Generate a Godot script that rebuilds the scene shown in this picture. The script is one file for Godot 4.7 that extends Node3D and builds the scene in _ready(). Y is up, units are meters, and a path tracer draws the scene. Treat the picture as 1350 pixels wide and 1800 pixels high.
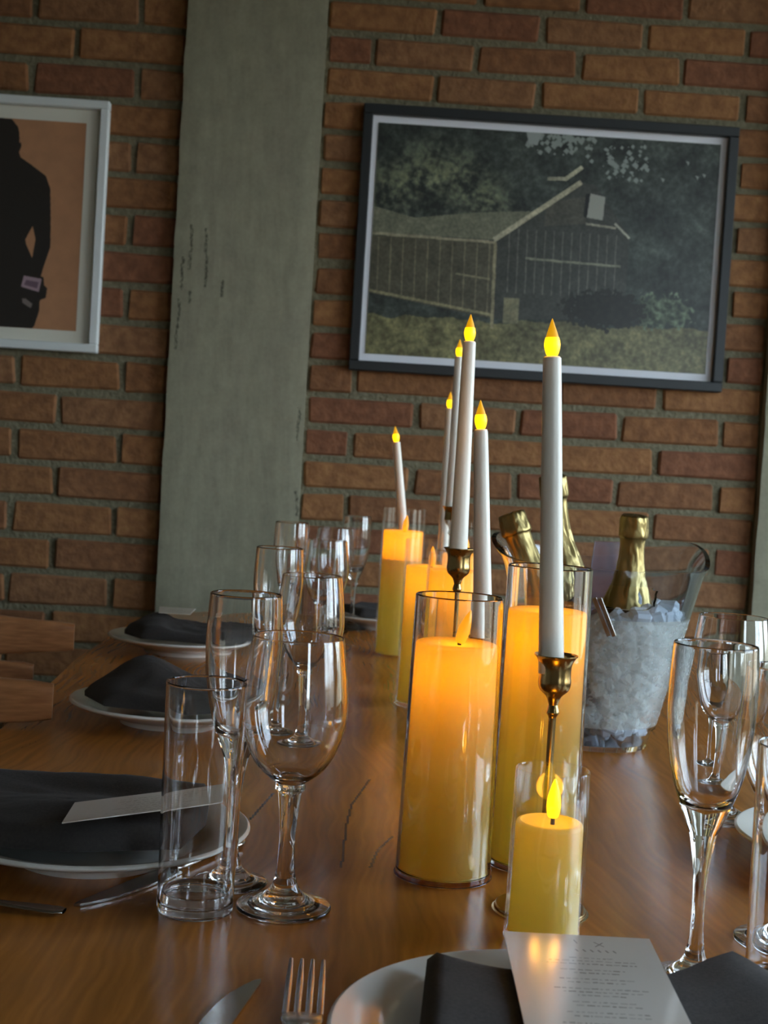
extends Node3D

const TABLE_Y := 0.75
const WALL_Z := -3.07
var used := {}
var rng := RandomNumberGenerator.new()
var M := {}

# ------------------------------------------------------------------ mesh builder
class MB:
	var v := PackedVector3Array()
	var n := PackedVector3Array()
	var t := PackedVector2Array()
	var ix := PackedInt32Array()
	func vert(p: Vector3, nn: Vector3, uv := Vector2.ZERO) -> int:
		v.append(p); n.append(nn); t.append(uv)
		return v.size() - 1
	func tri(a: int, b: int, c: int) -> void:   # wound clockwise as seen from the side the normals point to
		var g := (v[b] - v[a]).cross(v[c] - v[a])
		if g.dot(n[a] + n[b] + n[c]) > 0.0:
			ix.append_array([a, c, b])
		else:
			ix.append_array([a, b, c])
	func quad(a: int, b: int, c: int, d: int) -> void:
		tri(a, b, c); tri(a, c, d)
	func flat(ps: Array, out: Vector3, uvs := []) -> void:   # convex flat polygon
		var nn: Vector3 = (ps[1] - ps[0]).cross(ps[2] - ps[0]).normalized()
		if nn.dot(out) < 0.0: nn = -nn
		var first := v.size()
		for i in ps.size(): vert(ps[i], nn, uvs[i] if uvs.size() else Vector2(ps[i].x, ps[i].z))
		for i in range(1, ps.size() - 1): tri(first, first + i, first + i + 1)
	func box(c: Vector3, s: Vector3, b := 0.0, basis := Basis()) -> void:   # chamfered box, centre and size
		var h := s * 0.5
		b = minf(b, minf(h.x, minf(h.y, h.z)) * 0.9)
		if b <= 0.0:
			for ax in 3:
				for sg in [-1.0, 1.0]:
					var ps := []
					for k in [[-1, -1], [1, -1], [1, 1], [-1, 1]]:
						var q := Vector3.ZERO
						q[ax] = sg * h[ax]; q[(ax + 1) % 3] = k[0] * h[(ax + 1) % 3]; q[(ax + 2) % 3] = k[1] * h[(ax + 2) % 3]
						ps.append(c + basis * q)
					var o := Vector3.ZERO
					o[ax] = sg
					flat(ps, basis * o)
			return
		var P := func(sx: float, sy: float, sz: float, ax: int) -> Vector3:
			var q := Vector3(sx * (h.x - b), sy * (h.y - b), sz * (h.z - b))
			q[ax] = [sx, sy, sz][ax] * h[ax]
			return c + basis * q
		for ax in 3:
			var a1 := (ax + 1) % 3
			var a2 := (ax + 2) % 3
			for sg in [-1.0, 1.0]:
				var ps := []
				for k in [[-1, -1], [1, -1], [1, 1], [-1, 1]]:
					var s3 := [0.0, 0.0, 0.0]
					s3[ax] = sg; s3[a1] = float(k[0]); s3[a2] = float(k[1])
					ps.append(P.call(s3[0], s3[1], s3[2], ax))
				var o := Vector3.ZERO
				o[ax] = sg
				flat(ps, basis * o)
			for s1 in [-1.0, 1.0]:
				for s2 in [-1.0, 1.0]:
					var ps := []
					for e in [[-1.0, a1], [1.0, a1], [1.0, a2], [-1.0, a2]]:
						var s3 := [0.0, 0.0, 0.0]
						s3[ax] = e[0]; s3[a1] = s1; s3[a2] = s2
						ps.append(P.call(s3[0], s3[1], s3[2], e[1]))
					var o := Vector3.ZERO
					o[a1] = s1; o[a2] = s2
					flat(ps, basis * o)
		for sx in [-1.0, 1.0]:
			for sy in [-1.0, 1.0]:
				for sz in [-1.0, 1.0]:
					flat([P.call(sx, sy, sz, 0), P.call(sx, sy, sz, 1), P.call(sx, sy, sz, 2)], basis * Vector3(sx, sy, sz))
	func lathe(profile: Array, seg := 48, sub := 6, at := Vector3.ZERO) -> void:   # doubled points are creases; the outside lies to the right of the path
		var runs := []
		var run := []
		for p in profile:
			if run.size() and (p - run[-1]).length() < 1e-7:
				runs.append(run); run = [p]
			else:
				run.append(p)
		runs.append(run)
		for r in runs:
			if r.size() < 2: continue
			var pts := []
			if r.size() == 2:
				pts = r
			else:
				for i in r.size() - 1:
					var p0: Vector2 = r[maxi(i - 1, 0)]
					var p3: Vector2 = r[mini(i + 2, r.size() - 1)]
					for k in sub:
						pts.append((r[i] as Vector2).cubic_interpolate(r[i + 1], p0, p3, float(k) / sub))
				pts.append(r[-1])
			var first := v.size()
			for i in pts.size():
				var tg: Vector2 = (pts[mini(i + 1, pts.size() - 1)] - pts[maxi(i - 1, 0)]).normalized()
				for j in seg + 1:
					var a := TAU * j / seg
					vert(at + Vector3(maxf(pts[i].x, 0.0) * cos(a), pts[i].y, maxf(pts[i].x, 0.0) * sin(a)), Vector3(tg.y * cos(a), -tg.x, tg.y * sin(a)), Vector2(float(j) / seg, pts[i].y))
			for i in pts.size() - 1:
				for j in seg:
					var a := first + i * (seg + 1) + j
					if pts[i].x < 1e-6: tri(a, a + seg + 1, a + seg + 2)
					elif pts[i + 1].x < 1e-6: tri(a, a + seg + 1, a + 1)
					else: quad(a, a + seg + 1, a + seg + 2, a + 1)
	func grid(rows: int, cols: int, f: Callable, wrap := false, out := 1.0) -> void:   # f(u, v) -> Vector3, normals by differences
		var first := v.size()
		var P := []
		for i in rows + 1:
			for j in cols + 1: P.append(f.call(float(i) / rows, float(j) / cols))
		var c1 := cols + 1
		for i in rows + 1:
			for j in c1:
				var ja := j - 1
				var jb := j + 1
				if wrap:
					if ja < 0: ja = cols - 1
					if jb > cols: jb = 1
				else:
					ja = maxi(ja, 0); jb = mini(jb, cols)
				var du: Vector3 = P[mini(i + 1, rows) * c1 + j] - P[maxi(i - 1, 0) * c1 + j]
				var dv: Vector3 = P[i * c1 + jb] - P[i * c1 + ja]
				var nn := du.cross(dv).normalized() * out
				if nn.length() < 0.5: nn = Vector3.UP if i > 0 else Vector3.DOWN
				vert(P[i * c1 + j], nn, Vector2(float(j) / cols, float(i) / rows))
		for i in rows:
			for j in cols:
				var a := first + i * c1 + j
				quad(a, a + c1, a + c1 + 1, a + 1)
	func slab(poly: PackedVector2Array, y0: float, y1: float, bev := 0.0) -> void:   # outline in x and z, standing on y0
		var ins := poly
		if bev > 0.0:
			var off := Geometry2D.offset_polygon(poly, -bev, Geometry2D.JOIN_MITER)
			if off.size() and off[0].size() == poly.size():
				ins = PackedVector2Array()
				for p in poly:
					var best := off[0][0]
					for q in off[0]:
						if q.distance_to(p) < best.distance_to(p): best = q
					ins.append(best)
			else: bev = 0.0
		var tr := Geometry2D.triangulate_polygon(ins)
		for top in [true, false]:
			var first := v.size()
			var pp := ins if top else poly
			for p in pp: vert(Vector3(p.x, y1 if top else y0, p.y), Vector3.UP if top else Vector3.DOWN, p)
			var tt := tr if top else Geometry2D.triangulate_polygon(poly)
			for i in range(0, tt.size(), 3): tri(first + tt[i], first + tt[i + 1], first + tt[i + 2])
		var cw := Geometry2D.is_polygon_clockwise(poly)
		for i in poly.size():
			var a := poly[i]
			var b := poly[(i + 1) % poly.size()]
			var e := (b - a).normalized()
			var o := Vector3(e.y, 0, -e.x) * (1.0 if not cw else -1.0)
			var d := a + Vector2(o.x, o.z) * 1e-4
			if Geometry2D.is_point_in_polygon(d * 0.5 + (b + Vector2(o.x, o.z) * 1e-4) * 0.5, poly): o = -o
			flat([Vector3(a.x, y0, a.y), Vector3(b.x, y0, b.y), Vector3(b.x, y1 - bev, b.y), Vector3(a.x, y1 - bev, a.y)], o, [Vector2(a.x, a.y + y0), Vector2(b.x, b.y + y0), Vector2(b.x, b.y + y1), Vector2(a.x, a.y + y1)])
			if bev > 0.0:
				var c := ins[i]
				var g := ins[(i + 1) % poly.size()]
				flat([Vector3(a.x, y1 - bev, a.y), Vector3(b.x, y1 - bev, b.y), Vector3(g.x, y1, g.y), Vector3(c.x, y1, c.y)], o + Vector3.UP, [a, b, g, c])
	func mesh() -> ArrayMesh:
		var arr := []
		arr.resize(Mesh.ARRAY_MAX)
		arr[Mesh.ARRAY_VERTEX] = v; arr[Mesh.ARRAY_NORMAL] = n; arr[Mesh.ARRAY_TEX_UV] = t; arr[Mesh.ARRAY_INDEX] = ix
		var m := ArrayMesh.new()
		m.add_surface_from_arrays(Mesh.PRIMITIVE_TRIANGLES, arr)
		return m

# ------------------------------------------------------------------ scene helpers
func numbered(called: String) -> String:
	var k: int = used.get(called, 0)
	used[called] = k + 1
	return called if k == 0 else "%s_%03d" % [called, k]

func tag(o: Node3D, label := "", category := "", group := "", kind := "") -> Node3D:
	if label: o.set_meta("label", label)
	if category: o.set_meta("category", category)
	if group: o.set_meta("group", group)
	if kind: o.set_meta("kind", kind)
	return o

func thing(called: String, at: Vector3, label: String, category: String, group := "") -> Node3D:
	var o := Node3D.new()
	o.name = numbered(called)
	add_child(o, true)
	o.position = at
	tag(o, label, category, group)
	return o

func part(called: String, mesh: Mesh, m: Material, parent: Node = null) -> MeshInstance3D:
	var o := MeshInstance3D.new()
	o.name = called if parent else numbered(called)
	o.mesh = mesh
	o.material_override = m
	(parent if parent else self).add_child(o, true)
	return o

func copy(o: Node3D, at: Vector3, label: String, turn := 0.0) -> Node3D:
	var c: Node3D = o.duplicate()
	c.name = numbered(String(o.name).rstrip("_0123456789"))
	add_child(c, true)
	c.position = at
	c.rotation.y = turn
	c.set_meta("label", label)
	return c

func mat(c: Color, rough := 0.5, metal := 0.0) -> StandardMaterial3D:
	var m := StandardMaterial3D.new()
	m.albedo_color = c
	m.roughness = rough
	m.metallic = metal
	return m

func noise_tex(freq: float, lo: Color, hi: Color, seed_n: int, oct := 4, size := 512) -> NoiseTexture2D:
	var f := FastNoiseLite.new()
	f.seed = seed_n; f.frequency = freq; f.fractal_octaves = oct
	var t := NoiseTexture2D.new()
	t.width = size; t.height = size; t.seamless = true; t.noise = f
	var g := Gradient.new()
	g.set_color(0, lo); g.set_color(1, hi)
	t.color_ramp = g
	return t

func bump_tex(freq: float, seed_n: int, strength := 4.0, oct := 4) -> NoiseTexture2D:
	var f := FastNoiseLite.new()
	f.seed = seed_n; f.frequency = freq; f.fractal_octaves = oct
	var t := NoiseTexture2D.new()
	t.width = 512; t.height = 512; t.seamless = true; t.noise = f; t.as_normal_map = true; t.bump_strength = strength
	return t

func tri_mat(c: Color, rough: float, tex: Texture2D, scale: float, nrm: Texture2D = null, nscale := 1.0) -> StandardMaterial3D:
	var m := mat(c, rough)
	m.albedo_texture = tex
	m.uv1_triplanar = true; m.uv1_world_triplanar = true
	m.uv1_scale = Vector3.ONE * scale
	if nrm:
		m.normal_enabled = true; m.normal_texture = nrm; m.normal_scale = nscale
	return m

func glass_mat(tint := Color(1, 1, 1, 0.0), rough := 0.0) -> StandardMaterial3D:
	var m := mat(tint, rough)
	m.refraction_enabled = true
	m.refraction_scale = 0.05
	return m

func V2(a: Array) -> Array:
	var r := []
	for i in range(0, a.size(), 2): r.append(Vector2(a[i], a[i + 1]))
	return r

# ------------------------------------------------------------------ small pictures painted pixel by pixel (flat prints)
func fill_poly(im: Image, pts: PackedVector2Array, c: Color) -> void:
	var w := im.get_width()
	var h := im.get_height()
	var y0 := h
	var y1 := 0
	for p in pts:
		y0 = mini(y0, int(p.y * h)); y1 = maxi(y1, int(p.y * h) + 1)
	for y in range(maxi(y0, 0), mini(y1, h)):
		var yy := (y + 0.5) / h
		var xs := []
		for i in pts.size():
			var a := pts[i]
			var b := pts[(i + 1) % pts.size()]
			if (a.y <= yy) != (b.y <= yy): xs.append(a.x + (yy - a.y) / (b.y - a.y) * (b.x - a.x))
		xs.sort()
		for k in range(0, xs.size() - 1, 2):
			for x in range(maxi(int(xs[k] * w + 0.5), 0), mini(int(xs[k + 1] * w + 0.5), w)): im.set_pixel(x, y, c)

func line(im: Image, a: Vector2, b: Vector2, th: float, c: Color) -> void:
	var asp := float(im.get_width()) / im.get_height()
	var d := (b - a) * Vector2(asp, 1)
	var o := Vector2(-d.y, d.x).normalized() * th * 0.5 / Vector2(asp, 1)
	fill_poly(im, PackedVector2Array([a + o, b + o, b - o, a - o]), c)

func P2(a: Array) -> PackedVector2Array:
	return PackedVector2Array(V2(a))

func figure_print() -> ImageTexture:   # back view of a dark figure on a plain tan ground
	var im := Image.create(400, 480, false, Image.FORMAT_RGB8)
	var f := FastNoiseLite.new()
	f.seed = 3; f.frequency = 0.02
	for y in 480:
		for x in 400:
			var k := 1.0 + 0.05 * f.get_noise_2d(x, y)
			im.set_pixel(x, y, Color(0.70 * k, 0.50 * k, 0.36 * k))
	var half := V2([0.503, 0.0, 0.571, 0.003, 0.609, 0.039, 0.618, 0.069, 0.62, 0.114, 0.63, 0.11, 0.633, 0.129, 0.621, 0.159, 0.632, 0.182, 0.697, 0.216, 0.782, 0.264, 0.811, 0.323, 0.823, 0.482, 0.828, 0.604, 0.791, 0.712, 0.782, 0.747, 0.798, 0.75, 0.803, 0.788, 0.822, 0.802, 0.817, 0.848, 0.784, 0.861, 0.781, 0.919, 0.758, 0.988, 0.735, 1.01])
	var body := PackedVector2Array(half)
	half.reverse()
	for p in half: body.append(Vector2(1.0 - p.x, p.y))
	fill_poly(im, body, Color(0.15, 0.125, 0.10))
	for s in 2:
		var hole := P2([0.721, 0.507, 0.741, 0.57, 0.727, 0.662, 0.688, 0.596, 0.682, 0.573])
		if s:
			for i in hole.size(): hole[i].x = 1.0 - hole[i].x
		fill_poly(im, hole, Color(0.70, 0.50, 0.36))
	fill_poly(im, P2([0.684, 0.748, 0.789, 0.758, 0.775, 0.823, 0.671, 0.802]), Color(0.62, 0.52, 0.55))
	fill_poly(im, P2([0.698, 0.768, 0.772, 0.775, 0.763, 0.806, 0.688, 0.792]), Color(0.42, 0.33, 0.38))
	fill_poly(im, P2([0.681, 0.859, 0.70, 0.857, 0.742, 0.882, 0.734, 0.902, 0.715, 0.895, 0.682, 0.878]), Color(0.50, 0.45, 0.43))
	return ImageTexture.create_from_image(im)

func barn_print() -> ImageTexture:   # photographic print of an old board barn among trees
	var W := 640
	var H := 426
	var im := Image.create(W, H, false, Image.FORMAT_RGB8)
	var f := FastNoiseLite.new()
	f.seed = 11; f.frequency = 0.012; f.fractal_octaves = 5
	var g := FastNoiseLite.new()
	g.seed = 12; g.frequency = 0.06; g.fractal_octaves = 3
	for y in H:
		for x in W:
			var u := float(x) / W
			var v := float(y) / H
			var n := f.get_noise_2d(x, y)
			var k := g.get_noise_2d(x, y)
			var c := Color(0.15, 0.165, 0.15) * (1.0 + 0.55 * n + 0.35 * k)
			var bush := clampf(1.0 - absf(v - 0.33 + 0.12 * sin(u * 9.0)) * 5.0, 0, 1) * clampf((0.5 - u) * 6.0, 0, 1)
			c = c.lerp(Color(0.34, 0.35, 0.27), bush * clampf(0.5 + n + k * 0.9, 0, 1))
			if v > 0.83 + 0.03 * n - 0.02 * u: c = Color(0.29, 0.28, 0.195) * (1.0 + 0.30 * n + 0.30 * k)
			c.a = 1.0
			im.set_pixel(x, y, c)
	var wallc := Color(0.215, 0.205, 0.165)
	fill_poly(im, P2([0.0, 0.36, 0.12, 0.40, 0.30, 0.36, 0.46, 0.34, 0.36, 0.475, 0.0, 0.475]), Color(0.30, 0.30, 0.25))     # overgrown roof
	fill_poly(im, P2([0.0, 0.485, 0.36, 0.487, 0.365, 0.815, 0.0, 0.735]), wallc)                                           # long side
	fill_poly(im, P2([0.36, 0.47, 0.60, 0.20, 0.64, 0.21, 0.75, 0.42, 0.75, 0.70, 0.60, 0.80, 0.365, 0.815]), Color(0.17, 0.175, 0.16))   # gable
	fill_poly(im, P2([0.50, 0.30, 0.62, 0.26, 0.62, 0.38, 0.50, 0.40]), Color(0.21, 0.205, 0.18))
	for i in 10: line(im, Vector2(0.02 + 0.036 * i, 0.49), Vector2(0.024 + 0.036 * i, 0.735 + 0.008 * i), 0.006, Color(0.31, 0.29, 0.23))
	for i in 13: line(im, Vector2(0.40 + 0.026 * i, 0.42), Vector2(0.403 + 0.026 * i, 0.70), 0.005, Color(0.27, 0.27, 0.24))
	line(im, Vector2(0.0, 0.478), Vector2(0.36, 0.484), 0.012, Color(0.40, 0.38, 0.31))
	line(im, Vector2(0.0, 0.725), Vector2(0.365, 0.80), 0.012, Color(0.37, 0.35, 0.27))
	line(im, Vector2(0.36, 0.484), Vector2(0.365, 0.86), 0.014, Color(0.38, 0.355, 0.28))
	line(im, Vector2(0.25, 0.63), Vector2(0.35, 0.645), 0.008, Color(0.36, 0.34, 0.27))
	line(im, Vector2(0.355, 0.475), Vector2(0.60, 0.20), 0.022, Color(0.47, 0.45, 0.38))
	line(im, Vector2(0.50, 0.195), Vector2(0.555, 0.19), 0.016, Color(0.42, 0.41, 0.35))
	line(im, Vector2(0.55, 0.195), Vector2(0.60, 0.135), 0.018, Color(0.46, 0.45, 0.38))
	line(im, Vector2(0.45, 0.545), Vector2(0.73, 0.555), 0.010, Color(0.35, 0.35, 0.30))
	line(im, Vector2(0.62, 0.379), Vector2(0.71, 0.39), 0.010, Color(0.40, 0.39, 0.34))
	line(im, Vector2(0.705, 0.37), Vector2(0.75, 0.43), 0.010, Color(0.45, 0.44, 0.39))
	fill_poly(im, P2([0.395, 0.72, 0.44, 0.72, 0.44, 0.83, 0.395, 0.83]), Color(0.33, 0.32, 0.25))
	for y in H:                                                              # grain of the print
		for x in W: im.set_pixel(x, y, im.get_pixel(x, y) * (1.50 + 0.30 * f.get_noise_2d(x * 2.0 + 300.0, y * 2.0) + 0.30 * g.get_noise_2d(x * 2.0, y * 2.0 + 90.0)))
	fill_poly(im, P2([0.628, 0.247, 0.672, 0.258, 0.669, 0.36, 0.622, 0.352]), Color(0.62, 0.62, 0.58))
	fill_poly(im, P2([0.615, 0.25, 0.628, 0.247, 0.622, 0.352, 0.612, 0.35]), Color(0.10, 0.105, 0.10))
	for i in 150:                                                            # bright sky through the leaves
		var p := Vector2(rng.randf_range(0.43, 0.63), 0.005 + absf(rng.randfn(0, 0.035)))
		if i >= 85: p = Vector2(rng.randf_range(0.66, 0.79), rng.randf_range(0.03, 0.18))
		var r := rng.randf_range(0.002, 0.010)
		fill_poly(im, PackedVector2Array([p + Vector2(-r, 0.2 * r), p + Vector2(0, -r * 1.5), p + Vector2(r, -0.3 * r), p + Vector2(0.3 * r, r * 1.6)]), Color(0.55, 0.58, 0.55))
	fill_poly(im, P2([0.43, 0.0, 0.475, 0.0, 0.465, 0.055, 0.44, 0.05]), Color(0.60, 0.62, 0.60))
	for q in [[0.93, 0.14], [0.95, 0.13], [0.83, 0.16], [0.90, 0.08]]: fill_poly(im, PackedVector2Array([Vector2(q[0], q[1]), Vector2(q[0] + 0.012, q[1] + 0.004), Vector2(q[0] + 0.008, q[1] + 0.02)]), Color(0.55, 0.57, 0.54))
	for y in range(int(0.64 * H), int(0.86 * H)):                            # the dark bush and the paler weeds
		for x in range(int(0.55 * W), W):
			var u := float(x) / W
			var v := float(y) / H
			var k := g.get_noise_2d(x, y)
			if pow((u - 0.69) / 0.12, 2) + pow((v - 0.745) / 0.085, 2) < 1.0 + k: im.set_pixel(x, y, Color(0.125, 0.125, 0.105) * (1.0 + 0.5 * k))
			elif pow((u - 0.85) / 0.09, 2) + pow((v - 0.74) / 0.07, 2) < 1.0 + 1.4 * k: im.set_pixel(x, y, Color(0.30, 0.34, 0.27) * (1.0 + 0.9 * k))
	return ImageTexture.create_from_image(im)

func menu_print(w: int, h: int, seed_n: int, heading: bool) -> ImageTexture:   # rows of small worn print that cannot be read
	var im := Image.create(w, h, false, Image.FORMAT_RGB8)
	im.fill(Color(0.86, 0.83, 0.79))
	var r := RandomNumberGenerator.new()
	r.seed = seed_n
	var ink := Color(0.61, 0.57, 0.53)
	if heading:
		for s in [[0.47, 0.06, 0.485, 0.10], [0.60, 0.075, 0.66, 0.125], [0.66, 0.08, 0.60, 0.13]]: line(im, Vector2(s[0], s[1]), Vector2(s[2], s[3]), 0.006, ink)
		for i in 6: line(im, Vector2(0.46 + 0.05 * i, 0.165), Vector2(0.475 + 0.05 * i, 0.19), 0.008, ink)
	var y := 0.26 if heading else 0.2
	while y < 0.93:
		var n := r.randi_range(2, 3)
		for k in n:
			var half := r.randf_range(0.12, 0.30)
			var x := 0.53 - half
			while x < 0.53 + half:
				var l := r.randf_range(0.01, 0.05)
				line(im, Vector2(x, y), Vector2(x + l, y + r.randf_range(-0.003, 0.003)), 0.010, ink.lerp(Color(0.86, 0.83, 0.79), r.randf() * 0.6))
				x += l + r.randf_range(0.008, 0.02)
			y += 0.032
		y += 0.03
	return ImageTexture.create_from_image(im)

func wood_tex() -> ImageTexture:
	var S := 768     # the sheet covers 1.1 m across the table and 3 m along it
	var SV := 1536
	var im := Image.create(S, SV, false, Image.FORMAT_RGB8)
	var a := FastNoiseLite.new()
	a.seed = 21; a.frequency = 0.006; a.fractal_octaves = 4
	var b := FastNoiseLite.new()
	b.seed = 22; b.frequency = 0.05; b.fractal_octaves = 3
	var c := FastNoiseLite.new()
	c.seed = 23; c.frequency = 0.004
	for y in SV:
		for x in S:
			var gx := x * 1.43          # millimetres
			var gz := y * 1.95
			var warp := 40.0 * c.get_noise_2d(gx * 0.5, gz * 0.35)
			var broad := a.get_noise_2d((gx + warp) * 1.1, gz * 0.10)
			var fine := b.get_noise_2d((gx + warp) * 2.4, gz * 0.09)
			var k := 1.03 + 0.17 * broad + 0.15 * fine
			im.set_pixel(x, y, Color(0.66 * k, 0.415 * k, 0.165 * k))
	# open cracks in the slab (points in metres)
	for pts in [[[0.030, -1.345], [0.012, -1.24], [0.008, -1.17], [0.005, -1.045]], [[0.048, -1.142], [0.035, -1.10], [0.028, -1.05]], [[-0.077, -1.172], [-0.063, -1.267]]]:
		for i in pts.size() - 1:
			for k in 300:
				var p := Vector2(pts[i][0], pts[i][1]).lerp(Vector2(pts[i + 1][0], pts[i + 1][1]), k / 300.0)
				im.set_pixel(clampi(int((p.x + 0.43) / 1.1 * S), 0, S - 1), clampi(int((p.y + 2.85) / 3.0 * SV), 0, SV - 1), Color(0.15, 0.085, 0.045))
	return ImageTexture.create_from_image(im)

func concrete_tex() -> ImageTexture:   # skim of cement: trowel mottling, thin stains and chips
	var W := 256
	var H := 1536
	var im := Image.create(W, H, false, Image.FORMAT_RGB8)
	var a := FastNoiseLite.new()
	a.seed = 31; a.frequency = 0.02; a.fractal_octaves = 5
	var b := FastNoiseLite.new()
	b.seed = 32; b.frequency = 0.05; b.fractal_octaves = 3
	for y in H:
		for x in W:
			var k := 1.0 + 0.06 * a.get_noise_2d(x * 2.2, y * 0.35) + 0.06 * a.get_noise_2d(x, y) + 0.04 * b.get_noise_2d(x * 2.0, y * 2.0)
			var s := clampf(a.get_noise_2d(x * 0.5 + 900, y * 0.2) * 1.6, 0, 1)
			im.set_pixel(x, y, Color(0.56 * k, 0.54 * k, 0.455 * k).lerp(Color(0.53 * k, 0.50 * k, 0.43 * k), s * 0.4))
	# narrow dark stains (u across, metres up mapped to v), each a short ragged stroke
	for q in [[0.11, 0.352, 0.405], [0.22, 0.355, 0.425], [0.36, 0.415, 0.435], [0.13, 0.43, 0.445], [0.07, 0.39, 0.43], [0.05, 0.44, 0.50], [0.96, 0.56, 0.60], [0.97, 0.66, 0.69]]:
		var y0 := int(q[1] * H)
		var y1 := int(q[2] * H)
		var xx: float = q[0] * W
		for y in range(y0, y1):
			xx += b.get_noise_2d(y * 3.0, q[0] * 1000.0) * 0.8
			for d in range(-2, 3):
				if b.get_noise_2d(d * 40.0 + xx, y * 1.7) > -0.15: im.set_pixel(clampi(int(xx) + d, 0, W - 1), y, Color(0.33, 0.32, 0.26))
	return ImageTexture.create_from_image(im)

# ------------------------------------------------------------------ builders
func make_vase(at: Vector3, h: float, r_top: float, r_bot: float, wax_h: float, lit: float, led_depths: Array, deck: float, flame_lit: bool, lean: float, vlabel: String, clabel: String) -> void:
	var w := 0.0018
	var vase := thing("glass_cylinder", at, vlabel, "candle holder", "glass cylinders with pillar candles")
	var b := MB.new()
	b.lathe(V2([0.0, 0.0, r_bot - 0.002, 0.0, r_bot, 0.002, r_bot, 0.002, r_top, h - 0.001, r_top, h - 0.001, r_top - w * 0.5, h, r_top - w, h - 0.001, r_top - w, h - 0.001, r_bot - w, 0.006, r_bot - w, 0.006, r_bot - w - 0.002, 0.004, 0.0, 0.004]), 64)
	part("cylinder", b.mesh(), M.thin_glass if flame_lit or at.z < -1.5 else M.clear, vase)
	# the candle stands inside: its own thing
	var rb := r_bot - w - 0.0012
	var rt := lerpf(r_bot, r_top, wax_h / h) - w - 0.0010
	var c := thing("pillar_candle", at + Vector3(0, 0.0045, 0), clabel, "candle", "battery pillar candles in glass cylinders")
	b = MB.new()
	b.lathe(V2([0.0, 0.0, rb - 0.002, 0.0, rb, 0.002, rb, 0.002, rt, wax_h - 0.003, rt, wax_h - 0.003, rt - 0.0008, wax_h - 0.0008, rt - 0.003, wax_h, rt - 0.003, wax_h, rt * 0.75, wax_h - 0.0012, rt * 0.3, wax_h - 0.0022, 0.0, wax_h - 0.0024]), 56, 4)
	part("wax", b.mesh(), M.wax, c)
	if deck > 0.0:                                         # the hollow for the lamp ends in a solid floor
		b = MB.new()
		b.lathe(V2([0.0, wax_h - deck - 0.004, rt - 0.0006, wax_h - deck - 0.004, rt - 0.0006, wax_h - deck - 0.004, rt - 0.0006, wax_h - deck, rt - 0.0006, wax_h - deck, 0.0, wax_h - deck]), 40, 2)
		part("lamp_floor", b.mesh(), M.wax, c)
	for k in led_depths.size():
		var y: float = wax_h - led_depths[k]
		b = MB.new()
		b.lathe(V2([0.0, -0.003, 0.0022, -0.002, 0.0025, 0.0, 0.002, 0.003, 0.0, 0.004]), 12, 3)
		var bulb := part("lamp_bulb", b.mesh(), M.led, c)
		bulb.position.y = y
		var l := OmniLight3D.new()
		l.name = "lamp_light"
		l.light_color = Color(1.0, 0.615, 0.0)
		l.light_energy = lit * (1.0 if k == 0 else 0.6)
		l.light_size = 0.012
		l.omni_range = 8.0; l.omni_attenuation = 2.0; l.shadow_enabled = true
		l.position.y = y
		c.add_child(l, true)
	var wk := MB.new()
	wk.lathe(V2([0.0, -0.003, 0.0016, -0.003, 0.0016, -0.003, 0.0014, 0.0035, 0.0014, 0.0035, 0.0, 0.0035]), 12, 2)
	var wick := part("wick", wk.mesh(), M.wick, c)
	wick.position = Vector3(0.002, wax_h - 0.0015, 0)
	var fm := MB.new()
	fm.lathe(V2([0.0, 0.0, 0.0034, 0.001, 0.0048, 0.007, 0.0045, 0.014, 0.0028, 0.021, 0.0010, 0.026, 0.0, 0.0275]), 24, 5)
	var fl := part("flame", fm.mesh(), M.flame if flame_lit else M.flame_dim, c)
	fl.position = Vector3(0.002, wax_h + (0.002 if flame_lit else -0.001), 0)
	fl.rotation.z = lean
	if flame_lit:
		var l := OmniLight3D.new()
		l.name = "flame_light"
		l.light_color = Color(1.0, 0.66, 0.16); l.light_energy = 0.0016; l.light_size = 0.004
		l.omni_range = 8.0; l.omni_attenuation = 2.0; l.shadow_enabled = true
		l.position = fl.position + Vector3(0, 0.01, 0)
		c.add_child(l, true)

func make_taper(foot: Vector3, tip: Vector3, r0: float, r1: float, label: String) -> void:
	var d := tip - foot
	var L := d.length()
	var c := thing("taper_candle", foot, label, "candle", "white battery taper candles")
	c.basis = Basis(Quaternion(Vector3.UP, d.normalized()))
	var b := MB.new()
	b.lathe(V2([0.0, 0.0, r0, 0.0, r0, 0.0, lerpf(r0, r1, 0.5), L * 0.5, r1 + 0.0004, L - 0.012, r1, L - 0.003, r1, L - 0.003, r1 * 0.93, L - 0.0007, r1 * 0.80, L, r1 * 0.80, L, 0.0, L]), 40, 5)
	part("wax", b.mesh(), M.taper, c)
	b = MB.new()
	b.lathe(V2([0.0, 0.0, 0.0036, 0.0005, 0.0052, 0.004, 0.0059, 0.008, 0.0056, 0.011, 0.0050, 0.0135, 0.0050, 0.0135, 0.0, 0.0137]), 28, 5)
	var f := part("flame", b.mesh(), M.flame, c)
	f.position.y = L
	b = MB.new()
	b.lathe(V2([0.0, 0.0132, 0.0048, 0.0134, 0.0048, 0.0134, 0.0036, 0.0175, 0.0022, 0.0215, 0.0009, 0.0255, 0.0, 0.0275]), 28, 5)
	var tp := part("flame_tip", b.mesh(), M.flame_tip, c)
	tp.position.y = L
	var l := OmniLight3D.new()
	l.name = "flame_light"
	l.light_color = Color(1.0, 0.66, 0.16); l.light_energy = 0.0016; l.light_size = 0.004
	l.omni_range = 8.0; l.omni_attenuation = 2.0; l.shadow_enabled = true
	l.position = Vector3(0, L + 0.007, 0)
	c.add_child(l, true)

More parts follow.
